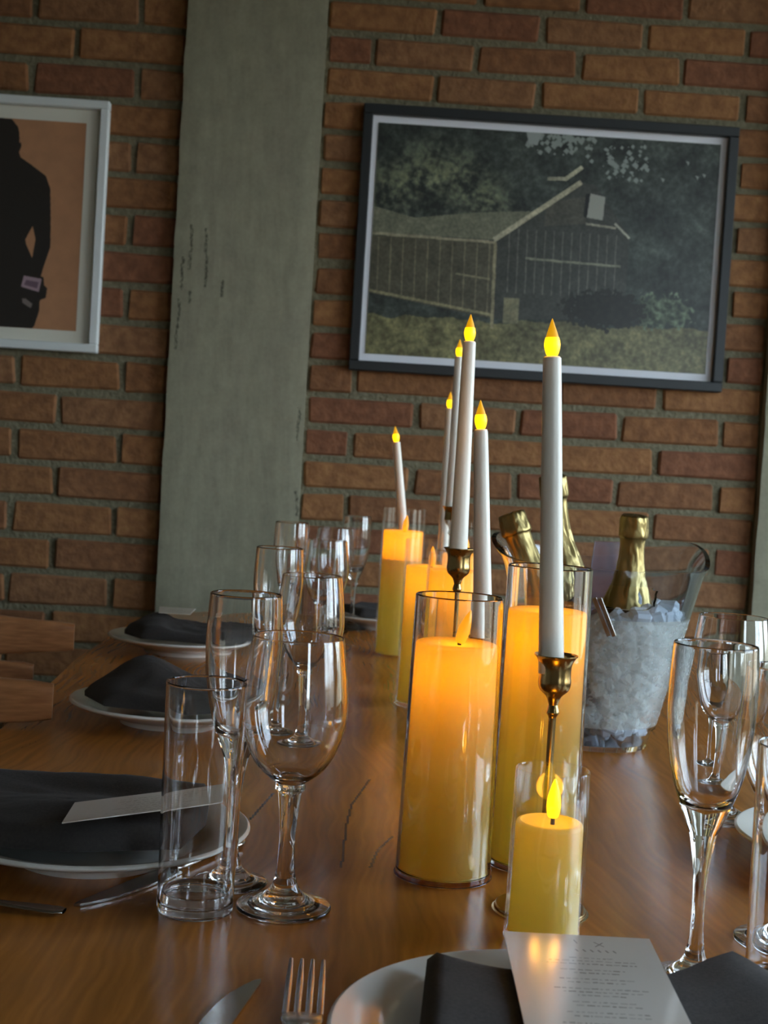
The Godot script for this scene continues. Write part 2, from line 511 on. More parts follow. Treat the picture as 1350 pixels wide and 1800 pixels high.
func make_holder(at: Vector3, h: float, label: String) -> void:
	var o := thing("candlestick", at, label, "candlestick", "slim brass candlesticks")
	var b := MB.new()
	b.lathe(V2([0.0, 0.0, 0.033, 0.0, 0.0338, 0.0012, 0.0335, 0.003, 0.0325, 0.0038, 0.0325, 0.0038, 0.022, 0.0045, 0.010, 0.0075, 0.0055, 0.012, 0.0040, 0.018]), 48)
	part("base", b.mesh(), M.brass, o)
	b = MB.new()
	b.lathe(V2([0.0040, 0.018, 0.0032, 0.05, 0.0028, h * 0.5, 0.0028, h - 0.052, 0.0030, h - 0.046, 0.0047, h - 0.043, 0.0044, h - 0.0405, 0.0034, h - 0.037]), 32)
	part("stem", b.mesh(), M.brass, o)
	b = MB.new()
	b.lathe(V2([0.0034, h - 0.037, 0.0055, h - 0.031, 0.0105, h - 0.026, 0.0120, h - 0.021, 0.0116, h - 0.015, 0.0118, h - 0.008, 0.0140, h - 0.003, 0.0160, h - 0.0008, 0.0160, h - 0.0008, 0.0160, h, 0.0160, h, 0.0132, h - 0.002, 0.0108, h - 0.008, 0.0104, h - 0.014, 0.0104, h - 0.014, 0.0, h - 0.014]), 40)
	part("cup", b.mesh(), M.brass, o)

func make_wine(at: Vector3, label: String) -> Node3D:
	var o := thing("wine_glass", at, label, "wine glass", "wine glasses on the table")
	var b := MB.new()
	b.lathe(V2([0.0, 0.0034, 0.008, 0.0030, 0.012, 0.0022, 0.016, 0.0028, 0.021, 0.0014, 0.025, 0.0018, 0.0325, 0.0, 0.0325, 0.0, 0.0338, 0.0010, 0.0335, 0.0028, 0.030, 0.0042, 0.021, 0.0072, 0.0125, 0.0125, 0.0085, 0.019]), 56)
	part("foot", b.mesh(), M.clear, o)
	b = MB.new()
	b.lathe(V2([0.0085, 0.019, 0.0068, 0.028, 0.0056, 0.050, 0.0066, 0.066, 0.0080, 0.080, 0.0084, 0.0835]), 40)
	part("stem", b.mesh(), M.clear, o)
	b = MB.new()
	b.lathe(V2([0.0084, 0.0835, 0.0106, 0.0860, 0.0104, 0.0895, 0.0102, 0.0905, 0.0102, 0.0905, 0.0165, 0.0950, 0.0255, 0.1035, 0.0330, 0.1180, 0.0372, 0.1350, 0.0376, 0.1480, 0.0358, 0.1680, 0.0325, 0.1930, 0.0325, 0.1930, 0.0322, 0.1948, 0.0315, 0.1950, 0.0311, 0.1945, 0.0311, 0.1945, 0.0344, 0.1680, 0.0362, 0.1480, 0.0358, 0.1350, 0.0315, 0.1182, 0.0240, 0.1046, 0.0140, 0.0965, 0.0, 0.0942]), 64)
	part("bowl", b.mesh(), M.clear, o)
	return o

func make_flute(at: Vector3, label: String) -> Node3D:
	var o := thing("champagne_flute", at, label, "champagne flute", "champagne flutes on the table")
	var b := MB.new()
	b.lathe(V2([0.0, 0.0028, 0.007, 0.0025, 0.011, 0.0018, 0.015, 0.0021, 0.020, 0.0010, 0.0265, 0.0, 0.0265, 0.0, 0.0275, 0.0010, 0.0272, 0.0024, 0.024, 0.0036, 0.016, 0.0065, 0.0085, 0.0125, 0.0056, 0.021]), 56)
	part("foot", b.mesh(), M.clear, o)
	b = MB.new()
	b.lathe(V2([0.0056, 0.021, 0.0043, 0.033, 0.0040, 0.052, 0.0048, 0.070, 0.0072, 0.088, 0.0090, 0.0960]), 40)
	part("stem", b.mesh(), M.clear, o)
	b = MB.new()
	b.lathe(V2([0.0090, 0.0960, 0.0112, 0.1010, 0.0124, 0.1040, 0.0160, 0.1130, 0.0218, 0.1300, 0.0258, 0.1500, 0.0278, 0.1720, 0.0281, 0.1860, 0.0275, 0.2030, 0.0268, 0.2160, 0.0268, 0.2160, 0.0265, 0.2178, 0.0259, 0.2180, 0.0254, 0.2170, 0.0254, 0.2170, 0.0263, 0.2000, 0.0267, 0.1860, 0.0264, 0.1720, 0.0243, 0.1510, 0.0200, 0.1320, 0.0130, 0.1170, 0.0, 0.1110]), 64)
	part("bowl", b.mesh(), M.clear, o)
	return o

func make_highball(at: Vector3, label: String) -> Node3D:
	var o := thing("water_glass", at, label, "water glass", "straight water glasses on the table")
	var b := MB.new()
	b.lathe(V2([0.0, 0.0015, 0.020, 0.0008, 0.0255, 0.0, 0.0255, 0.0, 0.0265, 0.0012, 0.0268, 0.014, 0.0268, 0.014, 0.0285, 0.1595, 0.0285, 0.1595, 0.0282, 0.1608, 0.0277, 0.1610, 0.0272, 0.1600, 0.0272, 0.1600, 0.0255, 0.018, 0.0235, 0.0145, 0.015, 0.0125, 0.0, 0.0118]), 64)
	part("tumbler", b.mesh(), M.clear, o)
	return o

func make_port(at: Vector3, label: String) -> void:
	var o := thing("dessert_wine_glass", at, label, "wine glass")
	var b := MB.new()
	b.lathe(V2([0.0, 0.0016, 0.015, 0.0008, 0.023, 0.0, 0.023, 0.0, 0.0238, 0.0010, 0.023, 0.002, 0.012, 0.0045, 0.0045, 0.010]), 40)
	part("foot", b.mesh(), M.clear, o)
	b = MB.new()
	b.lathe(V2([0.0045, 0.010, 0.0030, 0.022, 0.0028, 0.045, 0.0034, 0.064, 0.0062, 0.072]), 32)
	part("stem", b.mesh(), M.clear, o)
	b = MB.new()
	b.lathe(V2([0.0062, 0.072, 0.0155, 0.0800, 0.0215, 0.0950, 0.0228, 0.1080, 0.0212, 0.1250, 0.0185, 0.1410, 0.0185, 0.1410, 0.0180, 0.1418, 0.0174, 0.1410, 0.0174, 0.1410, 0.0201, 0.1250, 0.0217, 0.1080, 0.0205, 0.0960, 0.0140, 0.0830, 0.0, 0.0770]), 48)
	part("bowl", b.mesh(), M.clear, o)

func make_plate(at: Vector3, label: String) -> Node3D:
	var o := thing("dinner_plate", at, label, "plate", "white dinner plates")
	var b := MB.new()
	b.lathe(V2([0.0, 0.003, 0.056, 0.003, 0.056, 0.003, 0.058, 0.0, 0.062, 0.0, 0.062, 0.0, 0.066, 0.006, 0.078, 0.010, 0.100, 0.0165, 0.117, 0.0222]), 72)
	part("foot_ring", b.mesh(), M.china, o)
	b = MB.new()
	b.lathe(V2([0.117, 0.0222, 0.1205, 0.0240, 0.1215, 0.0256, 0.1200, 0.0272, 0.1170, 0.0270, 0.1010, 0.0222, 0.0880, 0.0165, 0.0800, 0.0118, 0.0720, 0.0102, 0.040, 0.0096, 0.0, 0.0095]), 72)
	part("dish", b.mesh(), M.china, o)
	return o

# a folded cloth: an outline (x, z round its middle) with a height for every point of its inside
func cloth(outline: PackedVector2Array, hf: Callable, base: float, rings := 14) -> MB:
	var b := MB.new()
	var n := outline.size()
	var loop := PackedVector2Array()
	for i in n:
		for k in 10: loop.append(outline[i].lerp(outline[(i + 1) % n], k / 10.0))
	var N := loop.size()
	var f := func(u: float, v: float) -> Vector3:
		var i := int(round(v * N)) % N
		var p := loop[i]
		if u < 0.06: return Vector3(p.x * 0.985, base, p.y * 0.985)
		var s := (u - 0.06) / 0.94
		var q := p * (1.0 - s)
		var lift := 1.0 - pow(1.0 - clampf(s * 7.0, 0, 1), 2.2)
		return Vector3(q.x, base + 0.004 + (hf.call(q) - 0.004) * lift, q.y)
	b.grid(rings, N, f, true, 1.0)
	# make sure the normals point up on top
	var up := 0.0
	for x in b.n: up += x.y
	if up < 0.0:
		b = MB.new()
		b.grid(rings, N, f, true, -1.0)
	var first := b.v.size()
	for p in loop: b.vert(Vector3(p.x * 0.985, base, p.y * 0.985), Vector3.DOWN)
	var tt := Geometry2D.triangulate_polygon(loop)
	for i in range(0, tt.size(), 3): b.tri(first + tt[i], first + tt[i + 1], first + tt[i + 2])
	return b

func card(called: String, c: Vector3, corners: Array, tex: Texture2D, label: String, group := "") -> void:   # corners: far left, far right, near right, near left, relative to c
	var o := thing(called, c, label, "menu card", group)
	var b := MB.new()
	var th := Vector3(0, 0.0008, 0)
	b.flat([corners[0] + th, corners[1] + th, corners[2] + th, corners[3] + th], Vector3.UP, [Vector2(0, 0), Vector2(1, 0), Vector2(1, 1), Vector2(0, 1)])
	var m := mat(Color.WHITE, 0.16)
	m.albedo_texture = tex
	part("printed_face", b.mesh(), m, o)
	b = MB.new()
	b.flat(corners, Vector3.DOWN)
	var mid: Vector3 = (corners[0] + corners[2]) * 0.5
	for i in 4:
		var a: Vector3 = corners[i]
		var d: Vector3 = corners[(i + 1) % 4]
		b.flat([a, d, d + th, a + th], (a + d) * 0.5 - mid)
	part("paper", b.mesh(), M.paper, o)

func brick_mesh(L: float, H: float, k: int) -> ArrayMesh:   # a worn brick: chamfered, corners a little off
	var b := MB.new()
	b.box(Vector3.ZERO, Vector3(L, H, 0.05), 0.005)
	var r := RandomNumberGenerator.new()
	r.seed = 900 + k
	var off := []
	for i in 8: off.append(Vector3(r.randf_range(-1, 1), r.randf_range(-1, 1), r.randf_range(-0.5, 0.5)) * 0.0028)
	for i in b.v.size():
		var p := b.v[i]
		b.v[i] = p + off[(1 if p.x > 0 else 0) + (2 if p.y > 0 else 0) + (4 if p.z > 0 else 0)]
	return b.mesh()

func rail(parent: Node3D, called: String, yc: float, depth: float, hmid: float, htip: float, half: float, arm: float, back: float, m: Material) -> void:
	# a bent wooden rail: in plan a U, open towards +x, its height dying towards the two tips
	var path := PackedVector2Array()
	var K := 40
	for i in K + 1:
		var s := float(i) / K * 2.0 - 1.0
		var a := s * PI * 0.5
		var x := -back * pow(cos(a), 0.8) if absf(s) < 0.999 else 0.0
		path.append(Vector2(x, half * sin(a)))
	var full := PackedVector2Array()
	for i in 7: full.append(Vector2(arm * (1.0 - i / 7.0), -half))
	full.append_array(path)
	for i in 7: full.append(Vector2(arm * (i + 1) / 7.0, half))
	var n := full.size()
	var b := MB.new()
	var f := func(u: float, v: float) -> Vector3:
		var i := int(round(u * (n - 1)))
		var p := full[i]
		var tg := (full[mini(i + 1, n - 1)] - full[maxi(i - 1, 0)]).normalized()
		var o := Vector2(tg.y, -tg.x)
		var s := absf(float(i) / (n - 1) * 2.0 - 1.0)
		var hh := lerpf(hmid, htip, smoothstep(0.45, 1.0, s)) * 0.5
		var dd := depth * 0.5
		if i == 0 or i == n - 1: hh *= 0.86; dd *= 0.8
		var a := v * TAU
		var cx := signf(cos(a)) * pow(absf(cos(a)), 0.45) * dd
		var cy := signf(sin(a)) * pow(absf(sin(a)), 0.45) * hh
		return Vector3(p.x + o.x * cx, yc + cy, p.y + o.y * cx)
	b.grid(n - 1, 20, f, true, 1.0)
	var c := Vector3(full[n / 2].x, yc, 0)
	if b.n[(n / 2) * 21].dot(b.v[(n / 2) * 21] - c) < 0.0:
		b = MB.new()
		b.grid(n - 1, 20, f, true, -1.0)
	for e in [0, n - 1]:
		var ps := []
		for j in 20: ps.append(f.call(float(e) / (n - 1), j / 20.0))
		b.flat(ps, Vector3(1, 0, 0))
	part(called, b.mesh(), m, parent)

func make_bottle(foot: Vector3, top: Vector3, label: String, seed_n: int, long_foil: bool) -> void:
	var d := top - foot
	var L := d.length()
	var k := L / 0.25
	var o := thing("champagne_bottle", foot, label, "bottle", "champagne bottles in the ice bucket")
	o.basis = Basis(Quaternion(Vector3.UP, d.normalized()))
	var b := MB.new()
	b.lathe(V2([0.0, 0.006, 0.020, 0.003, 0.029, 0.0, 0.0315, 0.003, 0.032, 0.008, 0.032, 0.060 * k, 0.032, 0.106 * k, 0.0302, 0.126 * k, 0.0240, 0.146 * k, 0.0168, 0.166 * k, 0.0135, 0.185 * k, 0.0128, 0.205 * k, 0.0128, L - 0.006, 0.0128, L - 0.006, 0.0, L - 0.006]), 40)
	part("glass_body", b.mesh(), M.bottle, o)
	var fz := FastNoiseLite.new()
	fz.seed = seed_n; fz.frequency = 1.0
	b = MB.new()
	var prof := V2([0.0308, 0.132 * k, 0.0222, 0.156 * k, 0.0176, 0.173 * k, 0.0153, 0.195 * k, 0.0152, L - 0.030, 0.0178, L - 0.024, 0.0172, L - 0.014, 0.0165, L - 0.004, 0.0135, L, 0.0, L + 0.0015])
	if long_foil: prof = V2([0.0345, 0.100 * k, 0.0335, 0.118 * k]) + prof
	var f := func(u: float, v: float) -> Vector3:
		var x := u * (prof.size() - 1)
		var i := mini(int(x), prof.size() - 2)
		var p: Vector2 = (prof[i] as Vector2).cubic_interpolate(prof[i + 1], prof[maxi(i - 1, 0)], prof[mini(i + 2, prof.size() - 1)], x - i)
		var a := v * TAU
		var fold := fz.get_noise_3d(cos(a) * 1.6, sin(a) * 1.6, p.y * 14.0) + 0.5 * fz.get_noise_3d(cos(a) * 4.0, sin(a) * 4.0, p.y * 60.0)
		var r := maxf(p.x, 0.0) * (1.0 + 0.13 * fold)
		return Vector3(r * cos(a), p.y + 0.0015 * fold, r * sin(a))
	b.grid(54, 56, f, true, -1.0)
	if b.n[20 * 57].dot(Vector3(b.v[20 * 57].x, 0, b.v[20 * 57].z)) < 0.0:
		b = MB.new()
		b.grid(54, 56, f, true, 1.0)
	part("foil", b.mesh(), M.foil, o)

func make_bucket(at: Vector3) -> void:
	var o := thing("ice_bucket", at, "clear acrylic ice bucket with flared ears and slot handles, full of ice", "ice bucket")
	var NU := 160
	var NV := 60
	var w := 0.0042
	var rim := func(a: float) -> float: return 0.2170 + 0.036 * maxf(exp(-pow(wrapf(a + 0.55, -PI, PI) / 0.52, 2.0)), exp(-pow(wrapf(a + 2.59, -PI, PI) / 0.52, 2.0)))
	var rad := func(h: float) -> float:     # outer radius
		if h < 0.022: return lerpf(0.0650, 0.0700, h / 0.022)
		return 0.0740 + 0.238 * (h - 0.022)
	var slot := func(a: float, h: float) -> float:   # signed distance to the two stadium slots, in metres along the wall
		var best := 1.0
		for c in [PI * 0.5 + 0.12, PI * 1.5]:
			var s := wrapf(a - c, -PI, PI) * 0.12
			var q := Vector2(maxf(absf(s) - 0.048, 0.0), h - 0.186)
			best = minf(best, q.length() - 0.0135)
		return best
	var outer := []
	var keep := []
	for i in NU:
		for j in NV + 1:
			var a := TAU * i / NU
			var top: float = rim.call(a)
			var hh := top * j / NV
			if top - hh < 0.0 or j == NV: hh = top
			var sd: float = slot.call(a, hh)
			if absf(sd) < 0.0026 and j < NV:       # pull the vertices near the slot's edge onto it
				var e := 0.0005
				var gx: float = (slot.call(a + e / 0.12, hh) - slot.call(a - e / 0.12, hh)) / (2.0 * e)
				var gy: float = (slot.call(a, hh + e) - slot.call(a, hh - e)) / (2.0 * e)
				a -= gx * sd / 0.12
				hh -= gy * sd
			outer.append(Vector2(a, hh))
	for i in NU:
		for j in NV:
			var c := Vector2.ZERO
			var a0: float = TAU * (i + 0.5) / NU
			var h0: float = 0.25 * (outer[i * (NV + 1) + j].y + outer[i * (NV + 1) + j + 1].y + outer[((i + 1) % NU) * (NV + 1) + j].y + outer[((i + 1) % NU) * (NV + 1) + j + 1].y)
			keep.append(slot.call(a0, h0) > 0.0)
	var b := MB.new()
	var at3 := func(k: int, inn: bool) -> Vector3:
		var q: Vector2 = outer[k]
		var h := maxf(q.y, 0.006) if inn else q.y
		var lip := 0.0
		var top: float = rim.call(q.x)
		if q.y > top - 0.004 and not inn: lip = 0.0018
		var ear := clampf((top - 0.217) / 0.031, 0.0, 1.0)
		var roll := ear * pow(clampf(1.0 - (top - q.y) / 0.030, 0.0, 1.0), 2.0)     # the ears roll outwards
		lip += 0.011 * roll
		h -= 0.009 * roll
		var r: float = rad.call(q.y) + lip - (w if inn else 0.0)
		return Vector3(r * cos(q.x), h, r * sin(q.x))
	for inn in [false, true]:
		for i in NU:
			for j in NV + 1:
				var k := i * (NV + 1) + j
				var p: Vector3 = at3.call(k, inn)
				var nn := Vector3(p.x, 0, p.z).normalized()
				nn = (nn - Vector3(0, 0.27, 0)).normalized() * (-1.0 if inn else 1.0)
				b.vert(p, nn)
	var off := NU * (NV + 1)
	for i in NU:
		for j in NV:
			var i2 := (i + 1) % NU
			var a := i * (NV + 1) + j
			var d := i2 * (NV + 1) + j
			if keep[i * NV + j]:
				b.quad(a, a + 1, d + 1, d)
				b.quad(off + a, off + a + 1, off + d + 1, off + d)
			# walls where the neighbour is missing
			var edges := []
			if keep[i * NV + j] != keep[i2 * NV + j]: edges.append([d, d + 1])
			if j + 1 < NV and keep[i * NV + j] != keep[i * NV + j + 1]: edges.append([a + 1, d + 1])
			if j == NV - 1: edges.append([a + 1, d + 1])
			for e in edges:
				var p0 := b.v[e[0]]
				var p1 := b.v[e[1]]
				var mid := (p0 + p1) * 0.5
				var inner := (b.v[off + e[0]] + b.v[off + e[1]]) * 0.5
				var aa := atan2(mid.z, mid.x)
				var gdir := Vector3.UP
				if j < NV - 1 or edges.size() > 1 and e != edges[-1]:
					var ee := 0.002
					var gx: float = slot.call(aa + ee / 0.12, mid.y) - slot.call(aa - ee / 0.12, mid.y)
					var gy: float = slot.call(aa, mid.y + ee) - slot.call(aa, mid.y - ee)
					gdir = -(Vector3(-sin(aa), 0, cos(aa)) * gx + Vector3.UP * gy)
				b.flat([p0, p1, b.v[off + e[1]], b.v[off + e[0]]], gdir)
	# the floor, outside and inside
	for inn in [false, true]:
		var ps := []
		for i in NU: ps.append(b.v[(off if inn else 0) + i * (NV + 1)])
		b.flat(ps, Vector3.UP if inn else Vector3.DOWN)
	var frost := MB.new()                                   # below the ice line the wall is fogged with condensation
	frost.v = b.v; frost.n = b.n; frost.t = b.t
	var clear := PackedInt32Array()
	for i in range(0, b.ix.size(), 3):
		var hc := (b.v[b.ix[i]].y + b.v[b.ix[i + 1]].y + b.v[b.ix[i + 2]].y) / 3.0
		if hc < 0.158 and hc > 0.03: frost.ix.append_array([b.ix[i], b.ix[i + 1], b.ix[i + 2]])
		else: clear.append_array([b.ix[i], b.ix[i + 1], b.ix[i + 2]])
	b.ix = clear
	part("tub", b.mesh(), M.acrylic, o)
	part("fogged_wall", frost.mesh(), M.fogged, o)

func bucket_r(h: float) -> float: return 0.0740 + 0.245 * (h - 0.022) - 0.0042 if h > 0.022 else 0.060

func make_fork(at: Vector3, turn: float, label: String) -> void:
	var o := thing("table_fork", at, label, "fork")
	o.rotation.y = turn
	var b := MB.new()
	for k in 4:
		var x := (k - 1.5) * 0.0066
		b.grid(10, 10, func(u: float, v: float) -> Vector3:
			var a := v * TAU
			var z := lerpf(-0.060, 0.0, u)
			var w := lerpf(0.0013, 0.0022, minf(u * 3.0, 1.0))
			return Vector3(x + cos(a) * w, 0.0070 + 0.006 * pow(1.0 - u, 2.0) - 0.003 * u + sin(a) * 0.0010, z), true, -1.0)
	part("tines", b.mesh(), M.steel, o)
	b = MB.new()
	b.grid(24, 14, func(u: float, v: float) -> Vector3:
		var a := v * TAU
		var z := lerpf(-0.003, 0.13, u)
		var w := 0.0122
		if u > 0.12: w = lerpf(0.0122, 0.0035, smoothstep(0.12, 0.34, u))
		if u > 0.45: w = lerpf(0.0035, 0.0085, smoothstep(0.45, 1.0, u))
		if u > 0.97: w *= 0.8
		return Vector3(cos(a) * w, 0.0032 + 0.004 * sin(minf(u * 3.0, 1.0) * PI) + sin(a) * 0.0013, z), true, -1.0)
	part("handle", b.mesh(), M.steel, o)

func make_knife(at: Vector3, turn: float, label: String, blade := 0.10) -> void:
	var o := thing("table_knife", at, label, "knife", "steel table knives")
	o.rotation.y = turn
	var b := MB.new()
	b.slab(P2([0.0075, -0.004, 0.0088, 0.002, 0.0088, blade, -0.0085, blade, -0.0088, 0.062, -0.0075, 0.040, -0.0045, 0.022, 0.0005, 0.007, 0.0040, -0.001]), 0.0006, 0.0024, 0.0008)
	part("blade", b.mesh(), M.steel, o)
	b = MB.new()
	b.grid(20, 14, func(u: float, v: float) -> Vector3:
		var a := v * TAU
		var z := blade - 0.002 + 0.095 * u
		var w := lerpf(0.0065, 0.0092, u) * (0.75 if u > 0.97 or u < 0.02 else 1.0)
		return Vector3(cos(a) * w, 0.0036 + sin(a) * 0.0034, z), true, -1.0)
	part("handle", b.mesh(), M.steel, o)

func frame_bars(o: Node3D, x0: float, x1: float, y0: float, y1: float, w: float, depth: float, m: Material) -> void:
	var b := MB.new()
	b.box(Vector3((x0 + x1) / 2, y1 - w / 2, 0), Vector3(x1 - x0, w, depth), 0.002); part("frame_rail", b.mesh(), m, o)
	b = MB.new()
	b.box(Vector3((x0 + x1) / 2, y0 + w / 2, 0), Vector3(x1 - x0, w, depth), 0.002); part("frame_rail", b.mesh(), m, o)
	b = MB.new()
	b.box(Vector3(x0 + w / 2, (y0 + y1) / 2, 0), Vector3(w, y1 - y0 - 2 * w, depth), 0.002); part("frame_stile", b.mesh(), m, o)
	b = MB.new()
	b.box(Vector3(x1 - w / 2, (y0 + y1) / 2, 0), Vector3(w, y1 - y0 - 2 * w, depth), 0.002); part("frame_stile", b.mesh(), m, o)

func sheet(x0: float, x1: float, y0: float, y1: float, z: float, th := 0.002) -> ArrayMesh:   # upright thin board, its face towards +z with picture coordinates
	var b := MB.new()
	b.flat([Vector3(x0, y1, z), Vector3(x1, y1, z), Vector3(x1, y0, z), Vector3(x0, y0, z)], Vector3.BACK, [Vector2(0, 0), Vector2(1, 0), Vector2(1, 1), Vector2(0, 1)])
	b.box(Vector3((x0 + x1) / 2, (y0 + y1) / 2, z - th * 0.5 - 0.0001), Vector3(x1 - x0, y1 - y0, th))
	return b.mesh()

func structure(called: String, mesh: Mesh, m: Material, label: String) -> MeshInstance3D:
	var o := part(called, mesh, m)
	tag(o, label, "", "", "structure")
	return o

# ------------------------------------------------------------------ the scene
func _ready() -> void:
	rng.seed = 77
	# camera
	var cam := Camera3D.new()
	cam.name = "camera"
	add_child(cam)
	cam.basis = Basis(Vector3.UP, deg_to_rad(-1.2)) * Basis(Vector3.RIGHT, deg_to_rad(-2.05)) * Basis(Vector3.BACK, deg_to_rad(3.44))
	cam.position = Vector3(0, 1.07, 0)
	var lens := CameraAttributesPhysical.new()
	lens.frustum_focal_length = 31.333
	lens.frustum_focus_distance = 1.10
	lens.exposure_aperture = 11.0
	cam.attributes = lens
	cam.fov = 41.911
	cam.current = true
	# sky and exposure
	var env := Environment.new()
	var sky := Sky.new()
	var sm := ProceduralSkyMaterial.new()
	sm.sky_top_color = Color(0.67, 0.76, 0.84)
	sm.sky_horizon_color = Color(0.82, 0.88, 0.91)
	sm.ground_horizon_color = Color(0.50, 0.52, 0.50)
	sm.ground_bottom_color = Color(0.36, 0.36, 0.33)
	sm.sun_angle_max = 0.0
	sky.sky_material = sm
	env.background_mode = Environment.BG_SKY
	env.sky = sky
	env.background_energy_multiplier = 15.0
	env.tonemap_mode = Environment.TONE_MAPPER_LINEAR
	env.tonemap_exposure = 1.16
	env.sdfgi_enabled = true; env.ssao_enabled = true; env.ssil_enabled = true
	var we := WorldEnvironment.new()
	we.name = "world_environment"
	we.environment = env
	add_child(we)

	make_materials()
	build_room()
	build_wall()
	build_pictures()
	build_table()
	build_chair()
	build_candles()
	build_bucket()
	build_glasses()
	build_settings()

func make_materials() -> void:
	M.clear = glass_mat()
	M.acrylic = glass_mat(Color(0.93, 0.96, 1.0, 0.0), 0.02)
	M.fogged = glass_mat(Color(0.95, 0.97, 0.97, 0.15), 1.0)       # beads of condensation: rough in patches
	M.fogged.roughness_texture = noise_tex(0.03, Color(0.06, 0.06, 0.06), Color(0.42, 0.42, 0.42), 52, 5)
	M.fogged.uv1_triplanar = true
	M.fogged.uv1_world_triplanar = true
	M.fogged.uv1_scale = Vector3.ONE * 7.0
	M.brass = mat(Color(0.66, 0.55, 0.36), 0.24, 1.0)
	M.steel = mat(Color(0.72, 0.70, 0.68), 0.18, 1.0)
	M.china = mat(Color(0.90, 0.89, 0.86), 0.10)
	M.paper = mat(Color(0.86, 0.83, 0.79), 0.5)
	M.wick = mat(Color(0.10, 0.08, 0.06), 0.8)
	var wax := mat(Color(0.91, 0.85, 0.48), 0.45)
	wax.backlight_enabled = true
	wax.backlight = Color(1.0, 0.93, 0.50)
	M.wax = wax
	M.taper = mat(Color(0.94, 0.92, 0.87), 0.32)
	for q in [["flame", Color(1.0, 0.80, 0.02), 2.2], ["flame_tip", Color(0.86, 0.60, 0.02), 0.75], ["flame_dim", Color(1.0, 0.62, 0.06), 0.9], ["led", Color(1.0, 0.7, 0.3), 3.0]]:
		var m := mat(Color(0.80, 0.60, 0.20), 0.4)
		m.emission_enabled = true
		m.emission = q[1]
		m.emission_energy_multiplier = q[2]
		M[q[0]] = m
	M.bottle = mat(Color(0.05, 0.075, 0.035), 0.06)
	M.foil = mat(Color(0.63, 0.55, 0.36), 0.38, 1.0)
	var weave := bump_tex(0.18, 41, 3.0, 2)
	M.napkin = tri_mat(Color(0.27, 0.25, 0.24), 0.9, noise_tex(0.05, Color(0.7, 0.7, 0.72), Color(1, 1, 1), 42), 12.0, weave, 0.25)
	M.napkin.rim_enabled = true
	M.napkin.rim = 0.12
	M.plaster = tri_mat(Color(0.62, 0.60, 0.55), 0.9, noise_tex(0.01, Color(0.9, 0.9, 0.9), Color(1, 1, 1), 43), 0.7)
	M.floor = tri_mat(Color(0.45, 0.42, 0.38), 0.6, noise_tex(0.01, Color(0.8, 0.8, 0.8), Color(1, 1, 1), 44), 0.7)
	M.mortar = tri_mat(Color(0.50, 0.47, 0.38), 0.95, noise_tex(0.03, Color(0.80, 0.80, 0.78), Color(1, 1, 1), 45), 3.0, bump_tex(0.05, 46, 8.0), 0.45)
	var bt := noise_tex(0.02, Color(0.74, 0.70, 0.68), Color(1, 1, 1), 47, 5)
	var bn := bump_tex(0.04, 48, 6.0, 5)
	M.bricks = []
	for c in [Color(0.62, 0.43, 0.265), Color(0.59, 0.405, 0.25), Color(0.64, 0.45, 0.28), Color(0.57, 0.39, 0.25), Color(0.61, 0.435, 0.29), Color(0.56, 0.365, 0.25)]:
		M.bricks.append(tri_mat(c, 0.9, bt, 2.5, bn, 0.35))
	var con := mat(Color.WHITE, 0.88)
	con.albedo_texture = concrete_tex()
	con.normal_enabled = true
	con.normal_texture = bump_tex(0.02, 49, 3.0, 5)
	con.normal_scale = 0.3
	M.concrete = con
	M.concrete_plain = tri_mat(Color(0.56, 0.57, 0.49), 0.88, noise_tex(0.015, Color(0.88, 0.88, 0.86), Color(1, 1, 1), 50), 1.0)
	var wood := mat(Color.WHITE, 0.22)
	wood.albedo_texture = wood_tex()
	M.table = wood
	M.chair = tri_mat(Color(0.74, 0.51, 0.33), 0.28, noise_tex(0.02, Color(0.72, 0.68, 0.66), Color(1, 1, 1), 51), 2.0)
	M.chair.uv1_scale = Vector3(2, 14, 2)
	M.black_frame = mat(Color(0.13, 0.14, 0.145), 0.45)
	M.white_frame = mat(Color(0.86, 0.87, 0.86), 0.4)
	M.mat_board = mat(Color(0.86, 0.84, 0.78), 0.9)
	M.mat_white = mat(Color(0.90, 0.90, 0.92), 0.8)
	M.window_frame = mat(Color(0.16, 0.16, 0.17), 0.4, 0.3)
	var pane := mat(Color(1, 1, 1, 0.03), 0.02)
	pane.transparency = BaseMaterial3D.TRANSPARENCY_ALPHA
	M.pane = pane
	M.thin_glass = mat(Color(1, 1, 1, 0.0), 0.0)
	M.thin_glass.transparency = BaseMaterial3D.TRANSPARENCY_ALPHA

const WINDOWS := [[-2.75, -1.55], [-1.30, 0.20]]
const WIN_Y := [0.55, 2.45]
const RX := 2.6

